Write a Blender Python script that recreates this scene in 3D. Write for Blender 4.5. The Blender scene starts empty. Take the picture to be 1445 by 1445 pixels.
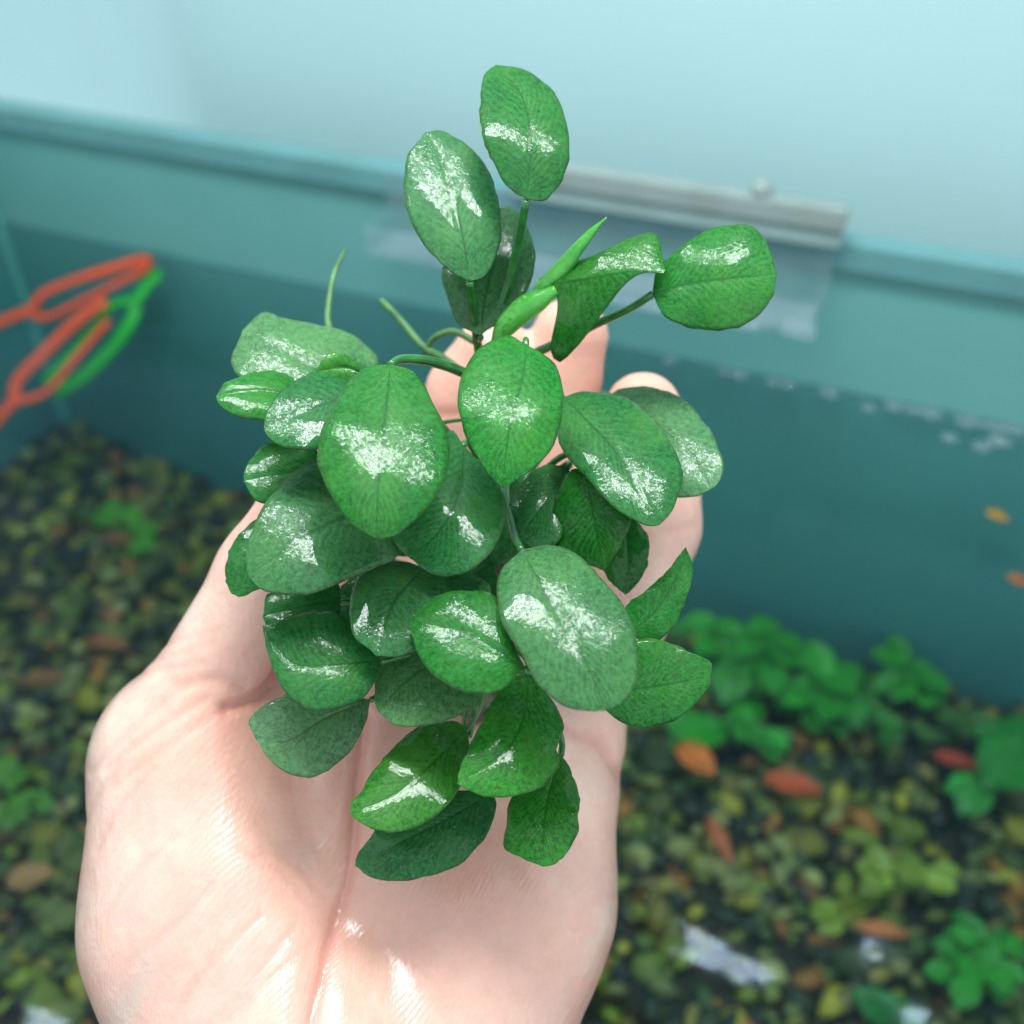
import bpy, bmesh, math, random
import numpy as np
from mathutils import Vector, Matrix, noise as mnoise

random.seed(7); np.random.seed(7)
scene = bpy.context.scene
COL = scene.collection
S = 0.01                                  # everything below is thought out in centimetres
F = 1449.0; CX = CY = 722.5               # focal length and centre of the photograph, pixels
PITCH = math.radians(40)
CAMH = 26.0                               # camera height over the water, cm
C0 = np.array([0, 0, CAMH])
RIGHT = np.array([1.0, 0, 0])
UP = np.array([0, math.sin(PITCH), math.cos(PITCH)])
FWD = np.array([0, math.cos(PITCH), -math.sin(PITCH)])

# ------------------------------------------------------------------ camera
cam_d = bpy.data.cameras.new('camera')
cam = bpy.data.objects.new('camera', cam_d); COL.objects.link(cam)
cam.location = tuple(C0 * S); cam.rotation_euler = (math.pi / 2 - PITCH, 0, 0)
cam_d.sensor_width = 36; cam_d.lens = 36 * F / 1445
cam_d.clip_start = 0.005; cam_d.clip_end = 50
cam_d.dof.use_dof = True; cam_d.dof.focus_distance = 16.2 * S
cam_d.dof.aperture_fstop = 12.0
scene.camera = cam

# ------------------------------------------------------------------ world and lamp
w = bpy.data.worlds.new('World'); scene.world = w; w.use_nodes = True
bg = w.node_tree.nodes['Background']
bg.inputs[0].default_value = (0.80, 0.93, 1.0, 1); bg.inputs[1].default_value = 0.98

WALL_D = np.array([0.929, -0.370, 0.0]); WALL_D /= np.linalg.norm(WALL_D)   # along the back pane, to the right
WALL_N = np.array([-WALL_D[1], WALL_D[0], 0.0]) * -1                        # towards the camera
if np.dot(WALL_N, -np.array([0, 45.5, 0])) < 0: WALL_N = -WALL_N
WALL_P = np.array([0, 45.5, 0.0])

LAMP_C = np.array([-2.0, 20.0, 50.0])     # world, cm
LAMP_L, LAMP_W = 30.0, 10.0
la = bpy.data.lights.new('led_lamp', 'AREA'); la.shape = 'RECTANGLE'
la.size = LAMP_L * S; la.size_y = LAMP_W * S; la.energy = 2.25; la.color = (0.95, 1.0, 0.995)
lo = bpy.data.objects.new('led_lamp', la); COL.objects.link(lo)
lo.location = tuple(LAMP_C * S); lo.rotation_euler = (math.radians(-7), 0, math.atan2(WALL_D[1], WALL_D[0]))
la.use_nodes = True
nt = la.node_tree; nd = nt.nodes; lk = nt.links
em = nd['Emission']
geo = nd.new('ShaderNodeNewGeometry'); sep = nd.new('ShaderNodeSeparateXYZ')
lk.new(geo.outputs['Parametric'], sep.inputs[0])
def lmath(op, a, b=None):
    n = nd.new('ShaderNodeMath'); n.operation = op
    for i, v in enumerate((a, b)):
        if v is None: continue
        if hasattr(v, 'type'): lk.new(v, n.inputs[i])
        else: n.inputs[i].default_value = v
    return n.outputs[0]
def cell(o, k): return lmath('SUBTRACT', lmath('FRACT', lmath('MULTIPLY', o, k)), 0.5)
cu, cv = cell(sep.outputs[0], 22.0), cell(sep.outputs[1], 7.0)
rr = lmath('SQRT', lmath('ADD', lmath('MULTIPLY', cu, cu), lmath('MULTIPLY', cv, cv)))
dots = lmath('LESS_THAN', rr, 0.27)
lk.new(lmath('ADD', lmath('MULTIPLY', dots, 3.4), 0.22), em.inputs['Strength'])

vs = scene.view_settings
vs.view_transform = 'Standard'; vs.look = 'None'; vs.gamma = 1; vs.exposure = 0.18
scene.render.engine = 'CYCLES'
scene.cycles.max_bounces = 6; scene.cycles.diffuse_bounces = 3; scene.cycles.glossy_bounces = 3; scene.cycles.volume_bounces = 0; scene.cycles.transparent_max_bounces = 24
scene.cycles.caustics_reflective = False; scene.cycles.caustics_refractive = False

# ------------------------------------------------------------------ helpers
def ray(px, py): return np.array([(px - CX) / F, (CY - py) / F, 1.0])      # camera space, x right y up z forward
def c2w(p):                                                                # camera space cm -> world cm
    p = np.asarray(p, float)
    return C0 + p[..., 0:1] * RIGHT + p[..., 1:2] * UP + p[..., 2:3] * FWD
def w2c(p):
    d = np.asarray(p, float) - C0
    return np.array([d @ RIGHT, d @ UP, d @ FWD])
def at(px, py, z): return c2w(ray(px, py) * z)
def on_wall(px, py, off=0.0):                                              # pixel on the back pane -> world cm
    r = c2w(ray(px, py)) - C0
    t = ((WALL_P + WALL_N * off - C0) @ WALL_N) / (r @ WALL_N)
    return C0 + r * t
def on_level(px, py, h):
    r = c2w(ray(px, py)) - C0
    return C0 + r * ((h - C0[2]) / r[2])
def wall_sh(px, py, off=0.0):
    p = on_wall(px, py, off); return (p - WALL_P) @ WALL_D, p[2]
def wall_pt(s, h, off=0.0): return WALL_P + WALL_D * s + WALL_N * off + np.array([0, 0, h])

def link(o, parent=None):
    COL.objects.link(o)
    if parent is not None: o.parent = parent
    return o
def mesh_obj(name, verts, faces, mat=None, parent=None, smooth=True):
    """verts in world cm; an object under a parent keeps the parent's frame"""
    v = np.asarray(verts, float) * S
    if parent is not None:
        o_ = np.zeros(3); q = parent
        while q is not None: o_ = o_ + np.array(q.location); q = q.parent
        v = v - o_
        org = np.zeros(3)
    else:
        org = np.array([v[:, 0].mean(), v[:, 1].mean(), v[:, 2].min()])
        v = v - org
    me = bpy.data.meshes.new(name)
    me.from_pydata(v.tolist(), [], [tuple(int(i) for i in f) for f in faces])
    if smooth: me.polygons.foreach_set('use_smooth', [True] * len(me.polygons))
    me.update()
    o = bpy.data.objects.new(name, me); o.location = org
    if mat: me.materials.append(mat)
    return link(o, parent)
def tag(o, label, cat=None, group=None, kind=None):
    if label: o['label'] = label
    if cat: o['category'] = cat
    if group: o['group'] = group
    if kind: o['kind'] = kind
    return o
def empty(name, p):
    o = bpy.data.objects.new(name, None); o.empty_display_size = 0.01
    o.location = tuple(np.asarray(p) * S); return link(o)
def catmull(P, n):
    P = np.asarray(P, float)
    if len(P) == 2: return P[0] + (P[1] - P[0]) * np.linspace(0, 1, n)[:, None]
    d = np.r_[0, np.cumsum(np.linalg.norm(np.diff(P, axis=0), axis=1))]; d /= d[-1]
    Q = np.vstack([2 * P[0] - P[1], P, 2 * P[-1] - P[-2]])
    out = []
    for t in np.linspace(0, 1, n):
        i = min(np.searchsorted(d, t, side='right') - 1, len(P) - 2)
        f = (t - d[i]) / (d[i + 1] - d[i])
        p0, p1, p2, p3 = Q[i], Q[i + 1], Q[i + 2], Q[i + 3]
        out.append(0.5 * (2 * p1 + (p2 - p0) * f + (2 * p0 - 5 * p1 + 4 * p2 - p3) * f * f + (3 * p1 - p0 - 3 * p2 + p3) * f ** 3))
    return np.array(out)
def tube(P, R, ns=10, flat=1.0, closed=True):
    """P points, R radii -> verts, faces"""
    P = np.asarray(P, float); n = len(P); R = np.broadcast_to(np.asarray(R, float), (n,))
    T = np.gradient(P, axis=0); T /= np.linalg.norm(T, axis=1)[:, None] + 1e-9
    a = np.array([0, 0, 1.0]) if abs(T[0][2]) < .9 else np.array([1.0, 0, 0])
    V = []; N = np.cross(T[0], a); N /= np.linalg.norm(N)
    for i in range(n):
        N = N - T[i] * (N @ T[i]); N /= np.linalg.norm(N); B = np.cross(T[i], N)
        for k in range(ns):
            an = 2 * math.pi * k / ns
            V.append(P[i] + R[i] * (math.cos(an) * N + flat * math.sin(an) * B))
    Fc = []
    for i in range(n - 1):
        for k in range(ns):
            k2 = (k + 1) % ns
            Fc.append((i * ns + k, i * ns + k2, (i + 1) * ns + k2, (i + 1) * ns + k))
    if closed:
        Fc.append(tuple(range(ns - 1, -1, -1))); Fc.append(tuple((n - 1) * ns + k for k in range(ns)))
    return np.array(V), Fc
def box_frame(s0, s1, h0, h1, o0, o1):
    """a box in the back pane's own frame"""
    V = [wall_pt(s, h, o) for o in (o0, o1) for h in (h0, h1) for s in (s0, s1)]
    Fc = [(0, 2, 3, 1), (4, 5, 7, 6), (0, 1, 5, 4), (2, 6, 7, 3), (0, 4, 6, 2), (1, 3, 7, 5)]
    return np.array(V), Fc
def bevel(o, w_, seg=2):
    m = o.modifiers.new('bevel', 'BEVEL'); m.width = w_ * S; m.segments = seg; m.limit_method = 'ANGLE'

# ------------------------------------------------------------------ materials
class NT:
    def __init__(s, name):
        s.m = bpy.data.materials.new(name); s.m.use_nodes = True
        s.t = s.m.node_tree; s.p = s.t.nodes['Principled BSDF']; s.out = s.t.nodes['Material Output']
    def n(s, typ, **kw):
        n = s.t.nodes.new(typ)
        for k, v in kw.items(): setattr(n, k, v)
        return n
    def set(s, sock, v):
        if hasattr(v, 'is_output'): s.t.links.new(v, sock)
        else: sock.default_value = v
    def math(s, op, a, b=0.0, c=None, clamp=False):
        n = s.n('ShaderNodeMath', operation=op, use_clamp=clamp)
        s.set(n.inputs[0], a); s.set(n.inputs[1], b)
        if c is not None: s.set(n.inputs[2], c)
        return n.outputs[0]
    def mix(s, f, a, b, blend='MIX'):
        n = s.n('ShaderNodeMix', data_type='RGBA', blend_type=blend)
        s.set(n.inputs[0], f); s.set(n.inputs[6], a); s.set(n.inputs[7], b); return n.outputs[2]
    def noise(s, vec, scale, detail=3, rough=.55, dist=0.0):
        n = s.n('ShaderNodeTexNoise')
        if vec is not None: s.t.links.new(vec, n.inputs['Vector'])
        n.inputs['Scale'].default_value = scale; n.inputs['Detail'].default_value = detail
        n.inputs['Roughness'].default_value = rough; n.inputs['Distortion'].default_value = dist
        return n.outputs[0]
    def ramp(s, f, stops):
        n = s.n('ShaderNodeValToRGB'); s.t.links.new(f, n.inputs[0])
        e = n.color_ramp.elements
        while len(e) < len(stops): e.new(0.5)
        for i, (p, c) in enumerate(stops):
            e[i].position = p; e[i].color = c if len(c) == 4 else (*c, 1)
        return n.outputs[0]
    def bump(s, h, strength, dist, prev=None):
        n = s.n('ShaderNodeBump'); s.set(n.inputs['Height'], h)
        n.inputs['Strength'].default_value = strength; n.inputs['Distance'].default_value = dist
        if prev is not None: s.t.links.new(prev, n.inputs['Normal'])
        return n.outputs[0]
    def obj(s): return s.n('ShaderNodeTexCoord').outputs['Object']
    def P(s, **kw):
        for k, v in kw.items(): s.set(s.p.inputs[k.replace('_', ' ')], v)

def rgb(r, g, b):                         # sRGB 0-255 -> linear
    f = lambda c: (c / 12.92) if c <= .04045 else ((c + .055) / 1.055) ** 2.4
    return (f(r / 255), f(g / 255), f(b / 255), 1)

def leaf_material():
    k = NT('wet_leaf'); ob = k.obj()
    uv = k.n('ShaderNodeUVMap', uv_map='UVMap').outputs[0]
    sp = k.n('ShaderNodeSeparateXYZ'); k.t.links.new(uv, sp.inputs[0])
    u, v = sp.outputs[0], sp.outputs[1]
    av = k.math('ABSOLUTE', v)
    base = k.n('ShaderNodeObjectInfo').outputs['Color']
    rnd = k.n('ShaderNodeObjectInfo').outputs['Random']
    # lateral veins sweep from the midrib to the tip side
    wob = k.noise(ob, 260, 3, .6)
    ph = k.math('ADD', k.math('SUBTRACT', u, k.math('MULTIPLY', k.math('POWER', av, 0.8), 0.34)), k.math('MULTIPLY', wob, 0.13))
    st = k.math('SINE', k.math('MULTIPLY', ph, 105.0))
    st2 = k.math('POWER', k.math('MULTIPLY_ADD', st, .5, .5), 3.0)
    patch = k.math('MULTIPLY', k.noise(ob, 120, 2), k.math('SUBTRACT', 1.15, av))
    vein = k.math('MULTIPLY', st2, patch, clamp=True)
    # stipple of chlorophyll cells
    sti = k.noise(ob, 3000, 2, .7); mot = k.noise(ob, 1100, 4, .75); big = k.noise(ob, 90, 3, .6)
    dark = k.mix(0.58, base, (0.0, 0.0, 0.0, 1), 'MIX')
    c = k.mix(k.math('MULTIPLY_ADD', k.math('ADD', k.math('MULTIPLY', sti, .6), k.math('MULTIPLY', mot, .9)), 3.6, -2.15, clamp=True), dark, base)
    c = k.mix(k.math('MULTIPLY', vein, 0.26), c, k.mix(0.32, base, (.42, .85, .28, 1)))
    c = k.mix(k.math('MULTIPLY', k.math('SUBTRACT', big, .45), .8, clamp=True), c, k.mix(.5, base, (.22, .50, .10, 1)))
    # midrib
    mr = k.math('SUBTRACT', 1.0, k.math('DIVIDE', av, k.math('MULTIPLY_ADD', u, -0.04, .068)), clamp=True)
    c = k.mix(k.math('MULTIPLY', mr, .9), c, k.mix(.62, base, (.0, .03, .005, 1)))
    spot = k.math('MULTIPLY', k.math('SUBTRACT', k.noise(ob, 150, 3, .6), .715), 16.0, clamp=True)
    c = k.mix(k.math('MULTIPLY', spot, .55), c, (.10, .085, .018, 1))
    # margin a shade darker red-green on some leaves
    edge = k.math('MULTIPLY', k.math('SUBTRACT', av, .93), 14.0, clamp=True)
    c = k.mix(k.math('MULTIPLY', edge, .45), c, (.06, .10, .02, 1))
    k.P(Base_Color=c, Roughness=0.45, Specular_IOR_Level=0.10)
    h1 = k.math('ADD', k.math('MULTIPLY', st, -.18), k.math('MULTIPLY', mot, 1.0))
    b1 = k.bump(h1, .30, .00008)
    k.P(Normal=b1)
    # a water film: pimpled over the leaf cells, smooth where it pools
    pool = k.math('MULTIPLY', k.math('SUBTRACT', k.noise(ob, 75, 2, .5), .50), 9.0, clamp=True)
    grain = k.n('ShaderNodeTexVoronoi'); k.t.links.new(ob, grain.inputs['Vector']); grain.inputs['Scale'].default_value = 1500
    hf = k.math('ADD', k.math('MULTIPLY', k.noise(ob, 1300, 2, .6, .4), 1.0), k.math('MULTIPLY', grain.outputs['Distance'], .5))
    hf = k.math('MULTIPLY', hf, k.math('MULTIPLY_ADD', pool, -.75, 1.0))
    b2 = k.bump(hf, .9, .00005)
    b3 = k.bump(k.noise(ob, 300, 2, .5), .55, .00012, b2)
    # the film breaks up into beads and threads between the cells, closed only where it pools
    bead = k.math('ADD', k.math('MULTIPLY', k.noise(ob, 1500, 3, .7, .6), .9), k.math('MULTIPLY', k.noise(ob, 210, 3, .6), .4))
    film = k.math('MULTIPLY', k.math('SUBTRACT', k.math('ADD', bead, k.math('MULTIPLY', pool, .11)), .66), 18.0, clamp=True)
    k.P(Coat_Weight=k.math('MULTIPLY_ADD', film, .74, .16), Coat_Roughness=0.02, Coat_IOR=1.40, Coat_Normal=b3)
    # thin leaf lets some light through
    tr = k.n('ShaderNodeBsdfTranslucent'); k.set(tr.inputs[0], k.mix(.5, c, (.25, .75, .06, 1)))
    mx = k.n('ShaderNodeMixShader'); mx.inputs[0].default_value = .14
    k.t.links.new(k.p.outputs[0], mx.inputs[1]); k.t.links.new(tr.outputs[0], mx.inputs[2])
    k.t.links.new(mx.outputs[0], k.out.inputs[0])
    return k.m
def stem_material(name, c1, c2, rough=.3, coat=.6):
    k = NT(name); ob = k.obj()
    c = k.mix(k.ramp(k.noise(ob, 300, 4, .6), [(.35, (0, 0, 0)), (.65, (1, 1, 1))]), c1, c2)
    k.P(Base_Color=c, Roughness=rough, Coat_Weight=coat, Coat_Roughness=.1)
    k.P(Normal=k.bump(k.noise(ob, 900, 3), .5, .0002))
    return k.m
def skin_material():
    k = NT('wet_skin'); ob = k.obj()
    cr = k.n('ShaderNodeAttribute', attribute_name='crease').outputs['Fac']
    fl = k.n('ShaderNodeAttribute', attribute_name='flush').outputs['Fac']
    n1 = k.noise(ob, 55, 4, .6); n2 = k.noise(ob, 240, 4, .65); n3 = k.noise(ob, 900, 3, .6)
    c = k.mix(k.ramp(n1, [(.36, (0, 0, 0)), (.62, (1, 1, 1))]), rgb(224, 192, 174), rgb(230, 178, 160))
    c = k.mix(k.math('MULTIPLY', fl, .7, clamp=True), c, rgb(224, 162, 142))
    c = k.mix(k.ramp(n2, [(.42, (0, 0, 0)), (.68, (.6, .6, .6))]), c, rgb(216, 164, 146))
    c = k.mix(k.ramp(n3, [(.52, (0, 0, 0)), (.75, (.14, .14, .14))]), c, rgb(206, 138, 120))
    # a faint blue vein net below the thumb
    vn = k.n('ShaderNodeAttribute', attribute_name='vein').outputs['Fac']
    c = k.mix(k.math('MULTIPLY', vn, .30), c, rgb(176, 176, 166))
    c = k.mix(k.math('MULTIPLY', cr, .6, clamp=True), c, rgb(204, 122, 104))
    k.P(Base_Color=c, Subsurface_Weight=.36, Roughness=.46, Specular_IOR_Level=.45)
    k.p.inputs['Subsurface Radius'].default_value = (1.0, .38, .22); k.p.inputs['Subsurface Scale'].default_value = .0028
    # papillary ridges, gathered into curved sets, and fine wrinkles
    mp = k.n('ShaderNodeMapping'); k.t.links.new(ob, mp.inputs[0]); mp.inputs['Rotation'].default_value = (.3, .2, .75)
    wv = k.n('ShaderNodeTexWave', wave_type='BANDS', bands_direction='X'); k.t.links.new(mp.outputs[0], wv.inputs[0])
    wv.inputs['Scale'].default_value = 420; wv.inputs['Distortion'].default_value = 5.0; wv.inputs['Detail'].default_value = 1.5
    wv.inputs['Detail Scale'].default_value = .25
    mp2 = k.n('ShaderNodeMapping'); k.t.links.new(ob, mp2.inputs[0])
    mp2.inputs['Rotation'].default_value = (.0, .3, -.7); mp2.inputs['Scale'].default_value = (1, .16, 1)
    wr = k.noise(mp2.outputs[0], 420, 4, .65)
    wr = k.math('POWER', k.math('ABSOLUTE', k.math('MULTIPLY_ADD', wr, 2.0, -1.0)), .6)
    b = k.bump(wv.outputs['Fac'], .22, .00010)
    b = k.bump(wr, .42, .00028, b)
    b = k.bump(n3, .45, .00022, b)
    k.P(Normal=b)
    wet = k.ramp(k.noise(ob, 45, 3, .6), [(.38, (.55, .55, .55)), (.56, (1, 1, 1))])
    wa = k.n('ShaderNodeAttribute', attribute_name='wet').outputs['Fac']
    bc = k.bump(wv.outputs['Fac'], .22, .00009)
    bc = k.bump(k.noise(ob, 1300, 3, .65), .45, .00012, bc)
    bc = k.bump(wr, .2, .00016, bc)
    k.P(Coat_Weight=k.math('MULTIPLY', wet, wa), Coat_Roughness=.15, Coat_IOR=1.7, Coat_Normal=bc)
    return k.m
def plain(name, col, rough=.5, var=.25, scale=60, bump=.2, bd=.0005, spec=.5, coat=0, col2=None):
    k = NT(name); ob = k.obj()
    d = col2 or tuple(x * (1 - var) for x in col[:3]) + (1,)
    c = k.mix(k.ramp(k.noise(ob, scale, 4, .6), [(.3, (0, 0, 0)), (.7, (1, 1, 1))]), col, d)
    k.P(Base_Color=c, Roughness=rough, Specular_IOR_Level=spec, Coat_Weight=coat)
    if bump: k.P(Normal=k.bump(k.noise(ob, scale * 5, 3), bump, bd))
    return k.m
def vcol_material(name, rough=.6):
    k = NT(name); ob = k.obj()
    a = k.n('ShaderNodeAttribute', attribute_name='tone').outputs['Color']
    c = k.mix(k.ramp(k.noise(ob, 350, 4, .65), [(.3, (0, 0, 0)), (.75, (.7, .7, .7))]), a, k.mix(.6, a, (.02, .025, .012, 1)))
    k.P(Base_Color=c, Roughness=rough); k.P(Normal=k.bump(k.noise(ob, 500, 3), .5, .001))
    return k.m
def tone_material(name, rough=.55, scale=200):
    k = NT(name); ob = k.obj(); a = k.n('ShaderNodeObjectInfo').outputs['Color']
    c = k.mix(k.ramp(k.noise(ob, scale, 4, .65), [(.3, (0, 0, 0)), (.75, (.75, .75, .75))]), a, k.mix(.65, a, (.02, .025, .012, 1)))
    k.P(Base_Color=c, Roughness=rough); k.P(Normal=k.bump(k.noise(ob, 500, 3), .4, .001))
    return k.m
def clear_material(name, tint, haze, rough=.08, hazecol=(.8, .9, .95, 1)):
    """thin clear sheet: straight-through light plus a Fresnel reflection and a little surface haze"""
    k = NT(name)
    t = k.n('ShaderNodeBsdfTransparent'); t.inputs[0].default_value = tint
    g = k.n('ShaderNodeBsdfGlossy'); g.inputs['Roughness'].default_value = rough
    d = k.n('ShaderNodeBsdfDiffuse'); d.inputs[0].default_value = hazecol
    lw = k.n('ShaderNodeLayerWeight'); lw.inputs[0].default_value = .5
    fr = k.math('MULTIPLY_ADD', k.math('POWER', lw.outputs['Facing'], 5.0), .9, .04)
    m1 = k.n('ShaderNodeMixShader'); m2 = k.n('ShaderNodeMixShader')
    hz = k.math('MULTIPLY', k.noise(k.obj(), 40, 3), haze * 2)
    k.set(m1.inputs[0], hz); k.t.links.new(t.outputs[0], m1.inputs[1]); k.t.links.new(d.outputs[0], m1.inputs[2])
    k.t.links.new(fr, m2.inputs[0]); k.t.links.new(m1.outputs[0], m2.inputs[1]); k.t.links.new(g.outputs[0], m2.inputs[2])
    k.t.links.new(m2.outputs[0], k.out.inputs[0])
    return k.m
def water_material(side=False):
    k = NT('aquarium_water_side' if side else 'aquarium_water'); ob = k.obj()
    t = k.n('ShaderNodeBsdfTransparent'); g = k.n('ShaderNodeBsdfGlossy'); g.inputs['Roughness'].default_value = .15; g.inputs['Color'].default_value = (.62, .76, 1, 1)
    b = k.bump(k.noise(ob, 70, 2, .5), .35, .0016)
    lw = k.n('ShaderNodeLayerWeight'); lw.inputs[0].default_value = .5
    k.t.links.new(b, g.inputs['Normal']); k.t.links.new(b, lw.inputs['Normal'])
    fac = k.math('MULTIPLY_ADD', k.math('POWER', lw.outputs['Facing'], 5.0), .90, .02)      # Schlick, same from both sides
    m = k.n('ShaderNodeMixShader'); k.t.links.new(fac, m.inputs[0])
    k.t.links.new(t.outputs[0], m.inputs[1]); k.t.links.new(g.outputs[0], m.inputs[2])
    k.t.links.new((t if side else m).outputs[0], k.out.inputs[0])
    va = k.n('ShaderNodeVolumeAbsorption'); va.inputs['Color'].default_value = (.30, .66, .66, 1); va.inputs['Density'].default_value = 2.2
    k.t.links.new(va.outputs[0], k.out.inputs['Volume'])
    return k.m

M = {}
M['leaf'] = leaf_material()
M['petiole'] = stem_material('petiole_green', rgb(40, 120, 40), rgb(22, 84, 30))
M['shoot'] = stem_material('new_shoot_green', rgb(84, 178, 60), rgb(50, 150, 46))
M['rhizome'] = stem_material('rhizome_bark', rgb(104, 98, 56), rgb(52, 62, 30), .55)
M['root'] = stem_material('pale_root', rgb(80, 130, 66), rgb(48, 96, 52), .6, .15)
M['skin'] = skin_material()
M['wall'] = plain('painted_wall', rgb(185, 219, 221), .7, .04, 6, .05)
M['film'] = plain('teal_background_film', rgb(112, 176, 172), .35, .10, 12, .04)
M['side'] = plain('teal_side_glass', rgb(108, 176, 174), .3, .10, 12, .04)
M['rim'] = plain('glass_edge', rgb(108, 162, 164), .2, .15, 30, .1)
M['silicone'] = plain('silicone_seam', rgb(96, 170, 164), .3, .1, 40, .1)
M['rail'] = plain('grey_rail', rgb(150, 166, 162), .45, .2, 40, .15)
M['lip'] = plain('pale_lip', rgb(150, 176, 174), .4, .2, 40, .15)
M['acrylic'] = clear_material('clear_acrylic', (.97, .99, 1, 1), .05)
M['acrylic_edge'] = clear_material('acrylic_edge', (.95, .98, 1, 1), .10, .1)
M['bubble'] = clear_material('bubble_film', (.95, .98, 1, 1), .07, .03)
M['water'] = water_material(); M['water_side'] = water_material(True)
M['bed'] = plain('dark_soil', (.028, .027, .010, 1), .9, .5, 120, .6, .002)
M['gravel'] = vcol_material('gravel_mix')
M['pebble'] = tone_material('pebble_stone')
M['plant'] = tone_material('underwater_leaf', .45, 90)
M['litter'] = tone_material('fallen_leaf', .6, 120)
M['orange'] = plain('orange_plastic', rgb(208, 72, 24), .35, .12, 30, .05)
M['green'] = plain('green_plastic', rgb(14, 176, 44), .35, .12, 30, .05)

# ================================================================== SETTING
# wall of the room behind the tank, pleats added at left to shade it in light and dark bands
def build_wall():
    V = []; Fc = []; ns, nh = 120, 12
    for i in range(ns + 1):
        s = -75 + 150 * i / ns
        fold = 0
        for s0, a_, w_ in ((-33.5, 3.5, 1.6), (-26.0, 3.5, 2.2), (-43, 3.5, 3.0)):
            fold += a_ / (1 + math.exp((s - s0) / w_ * 1.5))
        for j in range(nh + 1):
            h = -30 + 110 * j / nh
            V.append(wall_pt(s - .06 * h * (s < 0), h, -9 - fold * 1.5))
    for i in range(ns):
        for j in range(nh):
            a = i * (nh + 1) + j; Fc.append((a, a + nh + 1, a + nh + 2, a + 1))
    o = mesh_obj('wall', V, Fc, M['wall']); tag(o, 'pale cyan painted wall behind the aquarium', kind='structure')
build_wall()

# aquarium: back pane with teal film, side pane, rims, seam
s_corner, _ = wall_sh(108, 635)
_, H_RIM = wall_sh(722, 260)
_, H_BED = wall_sh(722, 796)
S_END = 46
tank = empty('aquarium', wall_pt(0, H_BED - 3))
tag(tank, 'glass aquarium with teal backing film, filled to below its rim', 'aquarium')
def boxpart(name, a, mat, parent, bev=.05):
    v, f = box_frame(*a); o = mesh_obj(name, v, f, mat, parent, smooth=False)
    if bev: bevel(o, bev)
    return o
boxpart('back_pane', (s_corner - .6, S_END, H_BED - 3, H_RIM - 1.25, -.6, 0), M['film'], tank)
boxpart('rim', (s_corner - 6, S_END, H_RIM - 1.25, H_RIM, -.75, .55), M['rim'], tank, .12)
boxpart('side_pane', (s_corner - .6, s_corner, H_BED - 3, H_RIM - .1, .02, 60), M['side'], tank)
v, f = tube([wall_pt(s_corner + .1, h, .15) for h in np.linspace(H_BED - 2, H_RIM - 2, 8)], .35, 8)
mesh_obj('silicone_seam', v, f, M['silicone'], tank)

# tank bed, banked up towards the left corner
def bank(s): return 3.2 * math.exp(-max(0, s - s_corner) / 7.0)
V = []; Fc = []
nb = 60
for i in range(nb + 1):
    for j in range(nb + 1):
        s = s_corner + (S_END - s_corner) * i / nb; o_ = 60 * j / nb
        p = wall_pt(s, 0, o_ + .01); p[2] = H_BED - .9 + bank(s) + .5 * mnoise.noise(Vector((s * .12, o_ * .12, 3)))
        V.append(p)
for i in range(nb):
    for j in range(nb):
        a = i * (nb + 1) + j; Fc.append((a, a + 1, a + nb + 2, a + nb + 1))
tag(mesh_obj('tank_bed', V, Fc, M['bed']), 'dark soil at the bottom of the aquarium', kind='structure')
bed_z = lambda p: H_BED - .9

# water: a closed body with a rippled top
def build_water():
    n = 150; V = []; Fc = []
    s0, s1, d0, d1 = s_corner + .02, S_END - .02, .03, 58.0
    for i in range(n + 1):
        for j in range(n + 1):
            s = s0 + (s1 - s0) * i / n; d = d0 + (d1 - d0) * j / n
            p = wall_pt(s, 0, d)
            near = min(1, max(.05, (d - 16) / 14))
            h = near * (.50 * mnoise.noise(Vector((s * .42, d * .55, 1.3))) + .10 * mnoise.noise(Vector((s * 1.0, d * 1.3, 7.1)))) \
                + .02 * mnoise.noise(Vector((s * .5, d * .9, 4.4)))
            if d < 1.0: h += .12 * (1 - d) ** 2                       # meniscus on the pane
            V.append(p + np.array([0, 0, h]))
    for i in range(n):
        for j in range(n):
            a = i * (n + 1) + j; Fc.append((a, a + 1, a + n + 2, a + n + 1))
    m = len(V)
    bot = [wall_pt(s, H_BED - 2.5, d) for s, d in ((s0, d0), (s0, d1), (s1, d1), (s1, d0))]
    V += bot; N1 = n + 1
    ring = [j for j in range(N1)]                                      # s0 edge, d up
    Fc.append(tuple(ring[::-1]) + (m, m + 1))
    Fc.append(tuple((i * N1 + n) for i in range(n, -1, -1)) + (m + 1, m + 2))
    Fc.append(tuple(n * N1 + j for j in range(N1)) + (m + 2, m + 3))
    Fc.append(tuple(i * N1 for i in range(N1)) + (m + 3, m))
    Fc.append((m, m + 3, m + 2, m + 1))
    o = mesh_obj('water', V, Fc, M['water'])
    o.data.materials.append(M['water_side'])
    for q_ in list(o.data.polygons)[-5:]: q_.material_index = 1; q_.use_smooth = False
    bm = bmesh.new(); bm.from_mesh(o.data); bmesh.ops.recalc_face_normals(bm, faces=bm.faces); bm.to_mesh(o.data); bm.free()
    tag(o, 'clear teal water in the aquarium', kind='structure')
build_water()

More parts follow.
